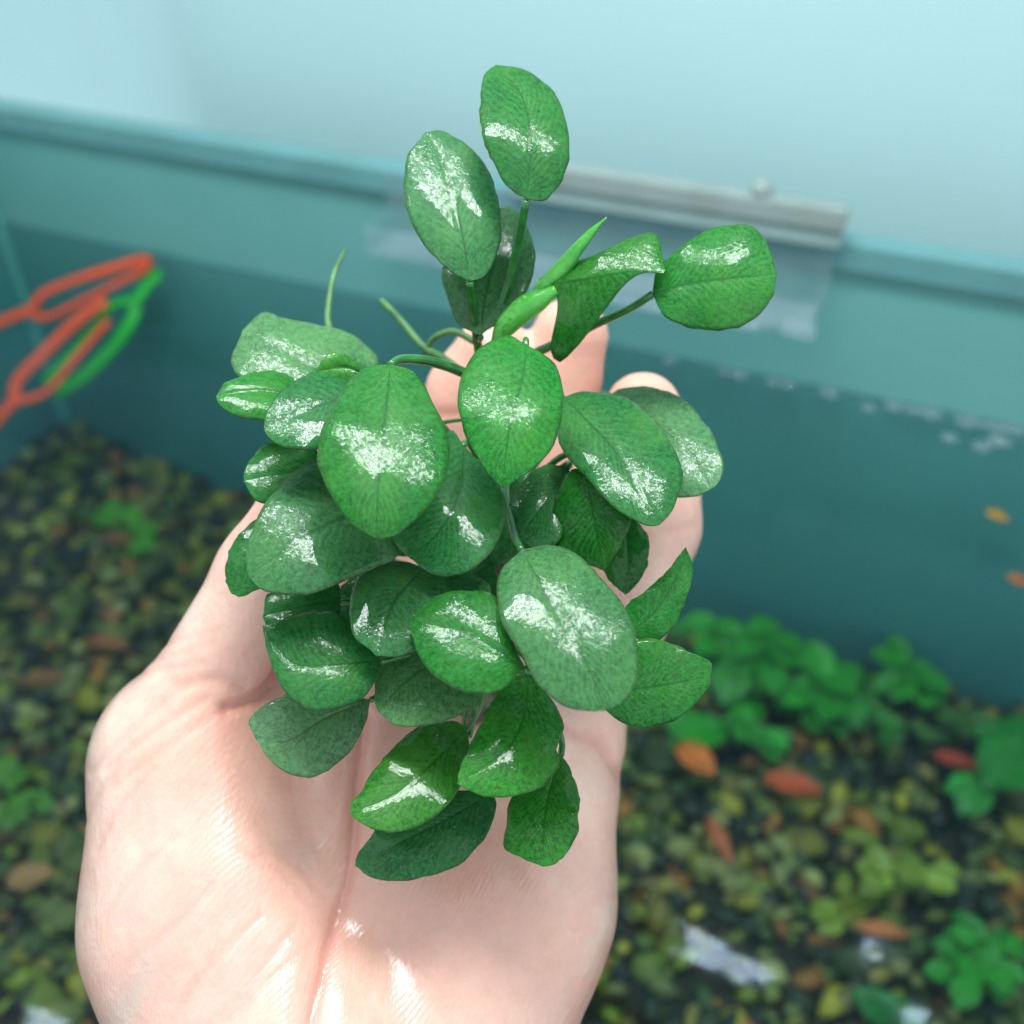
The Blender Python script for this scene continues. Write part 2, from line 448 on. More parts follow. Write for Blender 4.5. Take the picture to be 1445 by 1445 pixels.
# ================================================================== THE HAND (one continuous surface)
def build_hand():
    def q(px, py, z, r):
        p = ray(px, py) * z; return (p, r * z / F)
    chains = {
        'thumb': [q(296, 972, 19.0, 84), q(378, 808, 18.7, 68), q(448, 668, 18.7, 52)],
        'pinky': [q(828, 960, 21.0, 80), q(872, 850, 21.1, 74), q(915, 742, 21.4, 70), q(925, 660, 21.5, 62), q(907, 580, 21.2, 55)],
        'ring': [q(735, 910, 21.2, 86), q(762, 640, 22.1, 70), q(782, 540, 22.0, 62), q(805, 474, 21.6, 54)],
        'middle': [q(640, 900, 21.3, 88), q(658, 650, 22.2, 74), q(672, 560, 22.1, 68), q(696, 505, 21.7, 58)],
        'index': [q(545, 905, 21.0, 86), q(530, 730, 21.3, 72), q(546, 650, 21.3, 58)]}
    palm = [(q(282, 1076, 19.4, 150), q(308, 1290, 18.7, 172)), (q(308, 1290, 18.7, 172), q(420, 1520, 18.2, 222)),
            (q(330, 1010, 19.9, 88), q(500, 960, 20.7, 92)),
            (q(470, 1000, 20.4, 95), q(490, 1260, 19.4, 120)),
            (q(545, 960, 20.7, 118), q(580, 1350, 19.5, 165)), (q(680, 960, 20.8, 120), q(680, 1330, 19.4, 150)),
            (q(786, 1040, 20.5, 98), q(736, 1270, 19.3, 120)), (q(736, 1270, 19.3, 120), q(620, 1490, 18.6, 160)),
            (q(420, 1520, 18.2, 222), q(470, 1750, 17.6, 250)), (q(620, 1490, 18.6, 160), q(550, 1750, 18.0, 200)),
            (q(500, 1700, 17.9, 270), q(520, 2000, 17.4, 285))]
    h = .095
    lo_ = np.array([-8.9, -19.4, 13.6]); hi_ = np.array([5.4, 5.2, 25.0])
    n = np.ceil((hi_ - lo_) / h).astype(int)
    gx, gy, gz = (lo_[i] + h * np.arange(n[i]) for i in range(3))
    X, Y, Z = np.meshgrid(gx.astype(np.float32), gy.astype(np.float32), gz.astype(np.float32), indexing='ij')
    def cone(a, b):
        (pa, ra), (pb, rb) = a, b; ba = pb - pa; L2 = ba @ ba
        t = np.clip(((X - pa[0]) * ba[0] + (Y - pa[1]) * ba[1] + (Z - pa[2]) * ba[2]) / L2, 0, 1).astype(np.float32)
        return np.sqrt((X - pa[0] - t * ba[0]) ** 2 + (Y - pa[1] - t * ba[1]) ** 2 + (Z - pa[2] - t * ba[2]) ** 2) - (ra + t * (rb - ra))
    def smin(a, b, k):
        hh = np.clip(k - np.abs(a - b), 0, None) / k
        return np.minimum(a, b) - hh * hh * k * .25
    D = None
    for i, (a, b) in enumerate(palm):
        d = cone(a, b); D = d if D is None else smin(D, d, (.75 if i != 3 else .40))
    for nm, ch in chains.items():
        d = None
        for a, b in zip(ch[:-1], ch[1:]):
            e = cone(a, b); d = e if d is None else smin(d, e, .35)
        D = smin(D, d, .42 if nm == 'thumb' else .17)
    # surface nets
    nx, ny, nz = D.shape
    ins = D < 0
    cs = np.zeros((nx - 1, ny - 1, nz - 1), np.int8)
    for dx in (0, 1):
        for dy in (0, 1):
            for dz in (0, 1): cs += ins[dx:nx - 1 + dx, dy:ny - 1 + dy, dz:nz - 1 + dz]
    ci = np.argwhere((cs > 0) & (cs < 8))
    idx = -np.ones(cs.shape, np.int64); idx[ci[:, 0], ci[:, 1], ci[:, 2]] = np.arange(len(ci))
    acc = np.zeros((len(ci), 3)); cnt = np.zeros(len(ci))
    co = [(i, j, k) for i in (0, 1) for j in (0, 1) for k in (0, 1)]
    for a in co:
        for ax in range(3):
            if a[ax]: continue
            b = list(a); b[ax] = 1
            da = D[ci[:, 0] + a[0], ci[:, 1] + a[1], ci[:, 2] + a[2]]; db = D[ci[:, 0] + b[0], ci[:, 1] + b[1], ci[:, 2] + b[2]]
            m = (da < 0) != (db < 0); t = np.where(m, da / np.where(m, da - db, 1), 0)
            p = ci + np.array(a, float); p[:, ax] += t
            acc += p * m[:, None]; cnt += m
    V = lo_ + h * acc / cnt[:, None]
    faces = []
    for ax in range(3):
        sl0 = [slice(None)] * 3; sl1 = [slice(None)] * 3; sl0[ax] = slice(0, -1); sl1[ax] = slice(1, None)
        A = ins[tuple(sl0)]; B = ins[tuple(sl1)]
        e = np.argwhere(A != B); o1, o2 = (ax + 1) % 3, (ax + 2) % 3
        e = e[(e[:, o1] > 0) & (e[:, o2] > 0) & (e[:, o1] < D.shape[o1] - 1) & (e[:, o2] < D.shape[o2] - 1)]
        def g(d1, d2):
            c = e.copy(); c[:, o1] -= d1; c[:, o2] -= d2; return idx[c[:, 0], c[:, 1], c[:, 2]]
        qd = np.stack([g(1, 1), g(0, 1), g(0, 0), g(1, 0)], 1)
        fl = ~A[e[:, 0], e[:, 1], e[:, 2]]
        qd[fl] = qd[fl][:, ::-1]; faces.append(qd)
    Fq = np.vstack(faces)
    used = np.unique(Fq); mp_ = -np.ones(len(V), np.int64); mp_[used] = np.arange(len(used)); V = V[used]; Fq = mp_[Fq]
    # relax the stair steps
    E = np.vstack([Fq[:, [0, 1]], Fq[:, [1, 2]], Fq[:, [2, 3]], Fq[:, [3, 0]]])
    def relax(V, it, lam):
        for _ in range(it):
            s_ = np.zeros_like(V); c_ = np.zeros(len(V))
            for k in range(3): s_[:, k] = np.bincount(E[:, 0], V[E[:, 1], k], len(V)) + np.bincount(E[:, 1], V[E[:, 0], k], len(V))
            c_ = np.bincount(E[:, 0], minlength=len(V)) + np.bincount(E[:, 1], minlength=len(V))
            V = V + lam * (s_ / c_[:, None] - V)
        return V
    V = relax(V, 4, .5)
    def normals(V):
        a = V[Fq[:, 2]] - V[Fq[:, 0]]; b = V[Fq[:, 3]] - V[Fq[:, 1]]; fn = np.cross(a, b); N = np.zeros_like(V)
        for k in range(4):
            for c in range(3): N[:, c] += np.bincount(Fq[:, k], fn[:, c], len(V))
        return N / (np.linalg.norm(N, axis=1)[:, None] + 1e-9)
    N = normals(V)
    if (N * (V - V.mean(0))).sum() < 0: N = -N; Fq = Fq[:, ::-1]
    # creases of the palm
    px = CX + F * V[:, 0] / V[:, 2]; py = CY - F * V[:, 1] / V[:, 2]
    front = np.clip(-N[:, 2] * 2.5 + .3, 0, 1)
    crease = np.zeros(len(V)); flush = np.zeros(len(V)); vein = np.zeros(len(V))
    def dist_poly(P):
        P = catmull(P, 24); best = np.full(len(V), 1e9)
        for a, b in zip(P[:-1], P[1:]):
            ba = b - a; t = np.clip(((px - a[0]) * ba[0] + (py - a[1]) * ba[1]) / (ba @ ba), 0, 1)
            best = np.minimum(best, np.hypot(px - a[0] - t * ba[0], py - a[1] - t * ba[1]))
        return best
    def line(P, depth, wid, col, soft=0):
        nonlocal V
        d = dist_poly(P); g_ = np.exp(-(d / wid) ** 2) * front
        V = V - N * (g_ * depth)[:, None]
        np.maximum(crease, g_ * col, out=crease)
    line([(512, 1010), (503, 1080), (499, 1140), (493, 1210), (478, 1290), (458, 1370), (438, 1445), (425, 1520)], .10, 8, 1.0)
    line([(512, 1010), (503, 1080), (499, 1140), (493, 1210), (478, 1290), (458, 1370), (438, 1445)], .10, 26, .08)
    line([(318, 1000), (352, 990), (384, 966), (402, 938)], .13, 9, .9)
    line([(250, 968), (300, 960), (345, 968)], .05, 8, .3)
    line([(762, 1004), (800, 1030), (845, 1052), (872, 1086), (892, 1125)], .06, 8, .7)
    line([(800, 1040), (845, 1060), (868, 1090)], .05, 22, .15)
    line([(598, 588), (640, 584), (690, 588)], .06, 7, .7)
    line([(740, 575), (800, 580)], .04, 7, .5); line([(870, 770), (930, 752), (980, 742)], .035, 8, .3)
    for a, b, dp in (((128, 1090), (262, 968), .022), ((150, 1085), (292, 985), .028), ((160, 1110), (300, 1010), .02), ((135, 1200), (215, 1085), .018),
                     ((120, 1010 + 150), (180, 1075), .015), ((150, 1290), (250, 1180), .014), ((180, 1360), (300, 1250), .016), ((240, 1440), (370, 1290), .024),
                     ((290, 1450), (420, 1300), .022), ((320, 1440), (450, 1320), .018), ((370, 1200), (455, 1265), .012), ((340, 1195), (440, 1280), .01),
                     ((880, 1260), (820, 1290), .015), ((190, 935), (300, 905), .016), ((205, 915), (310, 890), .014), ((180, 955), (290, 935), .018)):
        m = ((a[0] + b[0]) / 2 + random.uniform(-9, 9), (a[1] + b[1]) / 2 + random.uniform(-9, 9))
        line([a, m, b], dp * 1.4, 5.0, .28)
    for c_, r_, a_ in (((370, 1060), 130, .9), ((520, 1000), 110, .8), ((470, 1330), 90, .55), ((620, 1330), 170, .45), ((640, 540), 160, .9), ((820, 520), 150, .9),
                       ((910, 580), 110, .9), ((360, 930), 70, .8), ((800, 1380), 90, .5), ((560, 1240), 120, .35)):
        flush += a_ * np.exp(-(((px - c_[0]) ** 2 + (py - c_[1]) ** 2) / r_ ** 2))
    flush *= np.clip(-N[:, 2] + .6, 0, 1)
    for P in ([(255, 1290), (225, 1330), (190, 1400), (160, 1460)], [(230, 1150), (205, 1230), (180, 1300)], [(345, 1340), (310, 1400), (260, 1470)]):
        vein = np.maximum(vein, np.exp(-(dist_poly(P) / 16) ** 2))
    o = mesh_obj('hand', c2w(V), Fq, M['skin'])
    # from_pydata keeps vertex order
    wet = np.clip((py - 700) / 260, .15, 1)
    for nm, a in (('crease', crease), ('flush', np.clip(flush, 0, 1)), ('vein', vein), ('wet', wet)):
        at_ = o.data.attributes.new(nm, 'FLOAT', 'POINT'); at_.data.foreach_set('value', a.astype(np.float32))
    sm = o.modifiers.new('smooth_surface', 'SUBSURF'); sm.levels = 1; sm.render_levels = 1
    tag(o, 'wet open left hand, palm up, cradling the leafy plant', 'hand')
    return o
build_hand()

# ================================================================== THE PLANT
LAMP_CAM = w2c(LAMP_C)
ZR = {'1': (540, 60, 580 / 1445), '2': (290, 420, 470 / 1445), '3': (630, 420, 470 / 1445), '4': (340, 780, 520 / 1445), '5': (80, 680, 600 / 1445), '6': (560, 700, 540 / 1445), '0': (0, 0, 1)}
def zp(zr, P):
    x, y, s = ZR[zr]; return np.array([(x + s * a, y + s * b) for a, b in P], float)
def nrm(v): return v / np.linalg.norm(v)

RH = catmull(np.array([ray(690, 545) * 19.0, ray(712, 660) * 19.2, ray(706, 800) * 19.0, ray(690, 900) * 18.9, ray(668, 1020) * 18.9]), 40)
plant = empty('potted_plant', c2w(RH[20]))
plant.name = 'aquarium_plant'
tag(plant, 'bushy wet green rhizome plant with rounded leaves held in the palm', 'plant')

G = {'b': rgb(32, 126, 40), 'm': rgb(38, 120, 50), 'd': rgb(38, 114, 54), 'g': rgb(56, 124, 68), 'p': rgb(86, 144, 84), 'y': rgb(50, 136, 40), 'k': rgb(18, 108, 26)}

def leaf(zr, z0, mid, left, right, hl=None, tilt=(0, 0), col='m', Ra=4.2, Rb=4.5, pet=None, cup=.5, fold=0.0, wave=.03, petiole=True, pr=.062):
    """outline traced as two margins and a midrib; the blade leans so that the lamp glints at hl"""
    mid = zp(zr, mid); base, tip = mid[0], mid[-1]
    Lp = np.vstack([base, zp(zr, left), tip]); Rp = np.vstack([base, zp(zr, right), tip])
    nu, nh = 34, 11
    # more rows near base and tip so rounded ends stay round
    uu = .5 - .5 * np.cos(np.linspace(0, math.pi, nu)); uu = .5 * uu + .5 * np.linspace(0, 1, nu)
    def res(P):
        Q = catmull(P, 160); d = np.r_[0, np.cumsum(np.linalg.norm(np.diff(Q, axis=0), axis=1))]; d /= d[-1]
        return np.stack([np.interp(uu, d, Q[:, k]) for k in (0, 1)], 1)
    m_, l_, r_ = res(mid), res(Lp), res(Rp)
    cen = m_[nu // 2] if hl is None else zp(zr, [hl])[0]
    P0 = ray(*cen) * z0; Vv = nrm(-P0); Lv = nrm(LAMP_CAM - P0)
    n = nrm(Vv + Lv) if hl is not None else nrm(Vv + .35 * (nrm(Vv + Lv) - Vv))
    tx, ty = math.radians(tilt[0]), math.radians(tilt[1])        # degrees: + leans right, + leans up
    n = nrm(n + math.tan(tx) * np.array([1, 0, 0]) + math.tan(ty) * np.array([0, 1, 0]))
    ax = ray(*tip) * z0 - ray(*base) * z0; ax = nrm(ax - n * (ax @ n)); bx = np.cross(n, ax)
    seed = random.uniform(0, 50)
    UVs = []; RR = []; ZZ = []; SA = []; SB = []; DD = []
    vs_ = np.linspace(-1, 1, 2 * nh + 1)
    for i, u in enumerate(uu):
        for v in vs_:
            e = l_[i] if v < 0 else r_[i]
            p = m_[i] + (e - m_[i]) * abs(v)
            ed = abs(v) ** 6 * (2.6 * mnoise.noise(Vector((u * 9, seed, v))) + 1.6 * mnoise.noise(Vector((u * 24, seed + 9, v))))
            p = p + (e - m_[i]) / (np.linalg.norm(e - m_[i]) + 1e-6) * ed
            r = ray(*p); z = (n @ P0) / (n @ r); qv = r * z - P0
            sa, sb = qv @ ax, qv @ bx
            hh = np.linalg.norm(e - m_[i]) * z0 / F
            disp = .5 * sa * sa / Ra + .5 * sb * sb / Rb
            disp = disp / (1 + .25 * disp)
            disp += .020 * math.exp(-(v / .07) ** 2) * min(1, 3 * u) * (1 - u)              # midrib groove
            disp += -.05 * cup * math.sin(math.pi * min(1, abs(v))) * math.sin(math.pi * u)  # each half bulges
            disp += fold * (hh * abs(v))                                                     # folded along the midrib
            disp += wave * abs(v) ** 3 * math.sin(u * 17 + seed + (2 if v > 0 else 0)) * math.sin(math.pi * u)
            disp += .07 * mnoise.noise(Vector((sa * .8 + seed, sb * .8, 1.7)))
            RR.append(r); ZZ.append(z); SA.append(sa); SB.append(sb); DD.append(disp); UVs.append((u, v))
    RR, ZZ, SA, SB, DD = map(np.array, (RR, ZZ, SA, SB, DD))
    if hl is not None:                                   # keep the lean exact where the glint sits
        w_ = np.exp(-(SA ** 2 + SB ** 2) / .30 ** 2) + 1e-6
        A_ = np.stack([SA, SB, np.ones_like(SA)], 1) * np.sqrt(w_)[:, None]
        co_ = np.linalg.lstsq(A_, DD * np.sqrt(w_), rcond=None)[0]
        DD = DD - SA * co_[0] - SB * co_[1] - co_[2]
    V = RR * (ZZ + DD / np.maximum(.35, np.abs(RR @ n)))[:, None]
    nv = 2 * nh + 1; Fc = []
    for i in range(nu - 1):
        for j in range(nv - 1):
            a = i * nv + j; Fc.append((a, a + 1, a + nv + 1, a + nv))
    V = np.array(V)
    a, b, c = V[Fc[len(Fc) // 2][0]], V[Fc[len(Fc) // 2][1]], V[Fc[len(Fc) // 2][3]]
    if np.cross(b - a, c - a) @ n < 0: Fc = [f[::-1] for f in Fc]
    root = V[nh]
    o = mesh_obj('leaf', c2w(V), Fc, M['leaf'], plant)
    uvl = o.data.uv_layers.new(name='UVMap')
    li = np.empty(len(o.data.loops), np.int32); o.data.loops.foreach_get('vertex_index', li)
    uvl.data.foreach_set('uv', np.array(UVs)[li].astype(np.float32).ravel())
    # handedness of the camera frame is mirrored against the world: fix normals outward to the viewer
    bm = bmesh.new(); bm.from_mesh(o.data)
    bmesh.ops.remove_doubles(bm, verts=bm.verts, dist=2e-5)
    bm.normal_update()
    nw = Vector(tuple(n[0] * RIGHT + n[1] * UP + n[2] * FWD))
    if sum((f.normal.dot(nw) * f.calc_area() for f in bm.faces)) < 0: bmesh.ops.reverse_faces(bm, faces=bm.faces)
    bm.to_mesh(o.data); bm.free()
    cc = np.array(G[col][:3]) * np.array([.92, .90, 1.0]) * random.uniform(.88, 1.12)
    o.color = (cc[0] * random.uniform(.8, 1.25), cc[1], cc[2] * random.uniform(.85, 1.2), 1)
    sd = o.modifiers.new('thickness', 'SOLIDIFY'); sd.thickness = .032 * S; sd.offset = -1
    if petiole:
        axis = V[nh + nv * 3] - root; axis = axis / np.linalg.norm(axis)
        if pet is not None:
            zr2, pts, z1 = pet; pp = zp(zr2, pts)
            zz = np.linspace(root[2] + .03, z1, len(pp) + 1)
            P = np.vstack([root + .03 * n * -1] + [ray(*p) * z for p, z in zip(pp, zz[1:])])
            P = catmull(P, 22)
        else:
            k = np.argmin(np.linalg.norm((RH - root) * np.array([1, 1, .3]), axis=1)); T = RH[min(39, max(16, k + random.randint(-3, 3)))]
            L = np.linalg.norm(T - root)
            b1 = root - axis * L * .35 + np.array([0, 0, .5]); b2 = T + np.array([0, 0, -.2])
            t = np.linspace(0, 1, 18)[:, None]
            P = (1 - t) ** 3 * (root - n * .04) + 3 * (1 - t) ** 2 * t * b1 + 3 * (1 - t) * t * t * b2 + t ** 3 * T
        v, f = tube(c2w(P), np.linspace(pr * .85, pr * 1.15, len(P)), 10)
        mesh_obj('petiole', v, f, M['petiole'], o)
    return o

# top crown
leaf('1', 16.4, [(505, 552), (517, 440), (520, 330), (490, 190), (398, 78)], [(455, 520), (390, 430), (350, 320), (340, 200), (358, 115)],
     [(575, 548), (632, 485), (656, 365), (628, 225), (570, 140), (485, 92)], hl=(410, 320), col='m', Ra=3.4, Rb=3.2, pet=('1', [(480, 690), (445, 830), (405, 1000), (430, 1090)], 18.6), pr=.075)
leaf('1', 16.9, [(305, 838), (285, 700), (245, 520), (195, 380), (150, 315)], [(225, 795), (130, 690), (82, 580), (75, 480), (95, 385)],
     [(360, 822), (405, 735), (416, 610), (382, 470), (310, 370), (215, 313)], hl=(155, 480), col='g', Ra=4.5, Rb=4, pet=('1', [(318, 930), (328, 1010), (340, 1100)], 18.4), pr=.075)
leaf('1', 17.9, [(345, 1032), (360, 900), (400, 740), (448, 575)], [(270, 990), (230, 900), (212, 800), (250, 680), (340, 600)],
     [(440, 965), (500, 885), (535, 780), (525, 690), (492, 612)], hl=(490, 745), col='g', pet=('1', [(338, 1060), (345, 1120)], 18.8))
leaf('1', 17.2, [(950, 880), (1060, 850), (1200, 830), (1386, 815)], [(962, 805), (1040, 722), (1160, 655), (1270, 638), (1345, 690)],
     [(985, 955), (1070, 1000), (1180, 1012), (1300, 980), (1368, 900)], hl=(1140, 745), col='b', Ra=3.6, Rb=3.2, pet=('1', [(860, 940), (760, 985), (650, 1040), (540, 1090)], 18.9), pr=.078)
leaf('1', 17.1, [(600, 850), (700, 832), (865, 806), (990, 812)], [(640, 792), (740, 745), (850, 695), (955, 668), (985, 740)],
     [(614, 930), (592, 1070), (620, 1128), (700, 1050), (790, 930), (880, 818)], tilt=(-4, 10), col='b', fold=.30, Ra=6, Rb=6, petiole=False)
# lower leaves of the crown
leaf('3', 15.9, [(345, 205), (335, 330), (300, 460), (265, 620), (243, 825)], [(270, 164), (190, 185), (115, 250), (62, 350), (48, 450), (75, 580), (130, 690), (185, 768)],
     [(430, 250), (488, 320), (508, 420), (492, 550), (455, 660), (380, 740), (310, 792)], hl=(200, 470), col='b', Ra=3.3, Rb=3.0)
leaf('2', 15.2, [(800, 290), (790, 420), (770, 600), (750, 800), (740, 1046)], [(690, 305), (600, 385), (540, 500), (495, 600), (484, 690), (510, 790), (570, 900), (650, 1000)],
     [(900, 320), (970, 420), (1030, 540), (1060, 640), (1055, 730), (1010, 850), (920, 960), (830, 1030)], hl=(720, 650), col='b', Ra=3.0, Rb=3.6,
     pet=('2', [(850, 268), (950, 272), (1050, 298), (1130, 330)], 17.6), pr=.085)
leaf('2', 17.5, [(650, 400), (480, 310), (340, 230), (160, 140)], [(750, 280), (680, 190), (590, 140), (450, 110), (330, 85), (245, 65)],
     [(600, 430), (400, 400), (200, 372), (130, 325), (115, 260)], hl=(350, 320), col='p', Ra=5, Rb=5)
leaf('2', 16.5, [(410, 430), (250, 405), (130, 410), (45, 428)], [(370, 345), (270, 320), (160, 338), (80, 375)],
     [(330, 520), (240, 530), (120, 505), (55, 462)], hl=(190, 455), tilt=(0, 4), col='b', Ra=3, Rb=2.6)
leaf('2', 15.9, [(720, 400), (520, 460), (380, 510), (253, 570)], [(690, 290), (600, 280), (510, 292), (420, 345), (330, 400), (272, 480)],
     [(660, 540), (560, 640), (470, 655), (410, 655), (330, 643), (275, 605)], hl=(415, 575), col='d', Ra=4, Rb=4)
leaf('2', 16.7, [(680, 330), (600, 300), (480, 320)], [(650, 270), (600, 244), (530, 244)], [(640, 390), (560, 400), (500, 360)], col='y', tilt=(0, 5), petiole=False)
leaf('2', 16.6, [(520, 730), (350, 760), (165, 795)], [(475, 655), (380, 642), (285, 618), (205, 690), (170, 745)],
     [(440, 830), (330, 885), (250, 893), (200, 860)], hl=(300, 735), col='m', Ra=3.5, Rb=3.2)
leaf('2', 15.9, [(830, 860), (600, 950), (420, 1040), (280, 1140), (185, 1205)], [(650, 700), (480, 702), (400, 740), (320, 820), (250, 900), (200, 1020), (170, 1120)],
     [(845, 1095), (720, 1180), (580, 1240), (450, 1285), (330, 1285), (235, 1262)], hl=(385, 985), col='g', Ra=4.4, Rb=4.6)
leaf('2', 16.9, [(270, 958), (200, 1100), (140, 1298)], [(205, 972), (120, 1060), (85, 1180), (100, 1262)], [(320, 1050), (300, 1180), (220, 1270)], hl=(185, 1020), tilt=(-6, 0), col='m', Ra=3.5, Rb=3)
leaf('2', 16.3, [(1120, 640), (1100, 850), (1010, 1020), (885, 1130)], [(1060, 575), (960, 700), (850, 850), (800, 1000), (830, 1080)],
     [(1190, 712), (1265, 800), (1305, 885), (1292, 1000), (1235, 1110), (1120, 1197), (980, 1198)], hl=(1150, 960), tilt=(2, 3), col='d', Ra=4.2, Rb=3.6)
leaf('4', 15.95, [(720, 60), (650, 130), (590, 210), (530, 405)], [(620, 30), (530, 40), (470, 72), (435, 140), (427, 230), (445, 325)],
     [(860, 60), (985, 145), (900, 240), (760, 340), (640, 400)], hl=(590, 225), col='g', Ra=4, Rb=4.4)
leaf('4', 15.55, [(1112, 450), (900, 325), (668, 262)], [(1060, 340), (1010, 200), (985, 158), (880, 148), (780, 165), (705, 205)],
     [(1040, 522), (960, 553), (880, 550), (800, 510), (740, 460), (692, 390), (664, 320)], hl=(870, 245), col='b', Ra=3.4, Rb=3.1)
leaf('4', 16.2, [(550, 420), (350, 440), (200, 430), (84, 285)], [(500, 350), (430, 285), (370, 232), (250, 232), (150, 272)],
     [(535, 490), (480, 570), (400, 605), (290, 618), (220, 590), (155, 520), (105, 390)], hl=(270, 262), tilt=(0, 3), col='m', Ra=4, Rb=3.6)
leaf('4', 16.6, [(390, 190), (240, 210), (84, 250)], [(370, 110), (230, 120), (110, 160)], [(380, 250), (240, 320), (120, 300)], hl=(240, 215), col='m', Ra=4, Rb=3)
leaf('4', 16.5, [(508, 575), (330, 650), (180, 740), (55, 725)], [(400, 555), (250, 548), (170, 555), (90, 600), (32, 652)],
     [(490, 665), (420, 790), (330, 860), (260, 882), (180, 862), (110, 810)], tilt=(0, 3), col='p', Ra=5, Rb=4.5)
leaf('4', 16.2, [(800, 420), (690, 470), (600, 550), (540, 625)], [(740, 388), (690, 380), (620, 385), (560, 410), (530, 480), (522, 565)],
     [(938, 570), (900, 612), (820, 655), (700, 680), (605, 675)], hl=(745, 560), col='p', Ra=5, Rb=4.5)
leaf('4', 16.3, [(885, 690), (780, 800), (640, 920), (430, 1025)], [(830, 660), (720, 670), (620, 740), (540, 830), (470, 930), (437, 980)],
     [(897, 790), (870, 900), (800, 1000), (700, 1070), (600, 1096), (510, 1080), (445, 1045)], hl=(645, 850), col='y', Ra=3.6, Rb=3.6)
leaf('4', 16.6, [(990, 940), (800, 1050), (640, 1130), (448, 1228)], [(850, 930), (620, 980), (510, 1110), (460, 1180)],
     [(1002, 1000), (965, 1105), (910, 1170), (860, 1222), (770, 1260), (640, 1286), (520, 1277)], tilt=(0, 3), col='g', Ra=5, Rb=5)
leaf('4', 15.9, [(1130, 474), (1110, 640), (1040, 770), (848, 905)], [(1050, 492), (990, 570), (930, 690), (880, 800), (850, 870)],
     [(1190, 535), (1240, 610), (1270, 690), (1240, 770), (1250, 830), (1200, 900), (1100, 950), (980, 957), (895, 930)], hl=(955, 690), tilt=(3, 2), col='y', Ra=3.6, Rb=3.4)
leaf('4', 16.2, [(1255, 790), (1215, 920), (1190, 1060), (1185, 1231)], [(1140, 900), (1060, 965), (1040, 1050), (1027, 1150), (1100, 1195)],
     [(1295, 850), (1322, 940), (1326, 1050), (1300, 1150), (1240, 1215)], hl=(1170, 985), col='y', Ra=3.5, Rb=3.0)
leaf('6', 15.0, [(470, 202), (550, 340), (640, 480), (720, 640), (790, 810)], [(400, 270), (375, 360), (400, 480), (470, 600), (540, 720), (620, 790), (705, 812)],
     [(560, 183), (660, 210), (760, 290), (840, 390), (890, 490), (911, 600), (902, 695), (860, 772)], hl=(640, 480), col='g', Ra=4.6, Rb=5.2,
     pet=('3', [(295, 1030), (270, 930), (255, 830), (280, 720)], 18.2), pr=.075)
leaf('6', 16.1, [(770, 740), (950, 722), (1186, 680)], [(830, 600), (905, 545), (980, 543), (1090, 578), (1182, 625)],
     [(800, 820), (880, 865), (960, 873), (1060, 845), (1130, 782), (1182, 720)], tilt=(6, -8), col='b', Ra=6, Rb=5)
leaf('6', 16.7, [(880, 520), (980, 430), (1060, 300), (1092, 193)], [(860, 420), (960, 340), (1040, 260), (1080, 200)],
     [(920, 545), (990, 546), (1042, 500), (1086, 420), (1111, 320), (1112, 235)], tilt=(2, 0), col='b', Ra=7, Rb=5, fold=.06)
leaf('3', 16.7, [(600, 740), (640, 950), (684, 1184)], [(530, 755), (480, 860), (448, 980), (452, 1088), (590, 1150)], [(700, 850), (797, 958), (765, 1060), (722, 1130)], tilt=(-14, -12), col='k', Ra=5, Rb=4, wave=.01)
leaf('3', 17.1, [(530, 730), (420, 900), (310, 1050)], [(415, 728), (335, 795), (275, 880), (283, 980)], [(560, 860), (480, 1060), (400, 1092)], hl=(430, 900), tilt=(2, 2), col='d', Ra=4, Rb=4)
leaf('3', 17.3, [(770, 940), (790, 1100), (775, 1290)], [(700, 1000), (670, 1120), (710, 1230)], [(830, 972), (872, 1030), (881, 1100), (860, 1190), (810, 1262)], tilt=(4, 2), col='b', Ra=5, Rb=4)
leaf('3', 16.4, [(508, 432), (620, 545), (740, 680), (925, 984)], [(590, 408), (690, 411), (790, 438), (880, 500), (960, 590), (1010, 690), (1020, 800), (985, 912)],
     [(482, 540), (490, 640), (560, 735), (640, 815), (720, 900), (800, 958), (870, 984)], hl=(700, 790), col='m', Ra=4.2, Rb=4.4)
leaf('3', 17.4, [(710, 420), (880, 520), (1050, 680), (1150, 832)], [(760, 392), (850, 385), (950, 402), (1040, 450), (1120, 540), (1172, 620), (1200, 710), (1190, 785)],
     [(720, 540), (850, 760), (960, 860), (1070, 862)], hl=(1050, 690), col='p', Ra=4.4, Rb=4)
# deep filler leaves seen only as dark green between the others
leaf('0', 17.9, [(600, 800), (560, 860), (470, 900)], [(540, 790), (480, 830)], [(610, 880), (540, 930)], tilt=(0, 10), col='d')
leaf('0', 18.0, [(640, 700), (560, 740), (480, 700)], [(600, 660), (520, 650)], [(600, 780), (520, 770)], tilt=(0, 10), col='d')

leaf('0', 18.2, [(725, 640), (715, 720), (700, 800)], [(680, 670), (660, 740)], [(770, 690), (755, 770)], tilt=(0, 0), col='d', petiole=False)
leaf('0', 18.0, [(700, 790), (640, 830), (600, 850)], [(670, 770), (620, 790)], [(700, 850), (650, 880)], tilt=(0, 0), col='d', petiole=False)
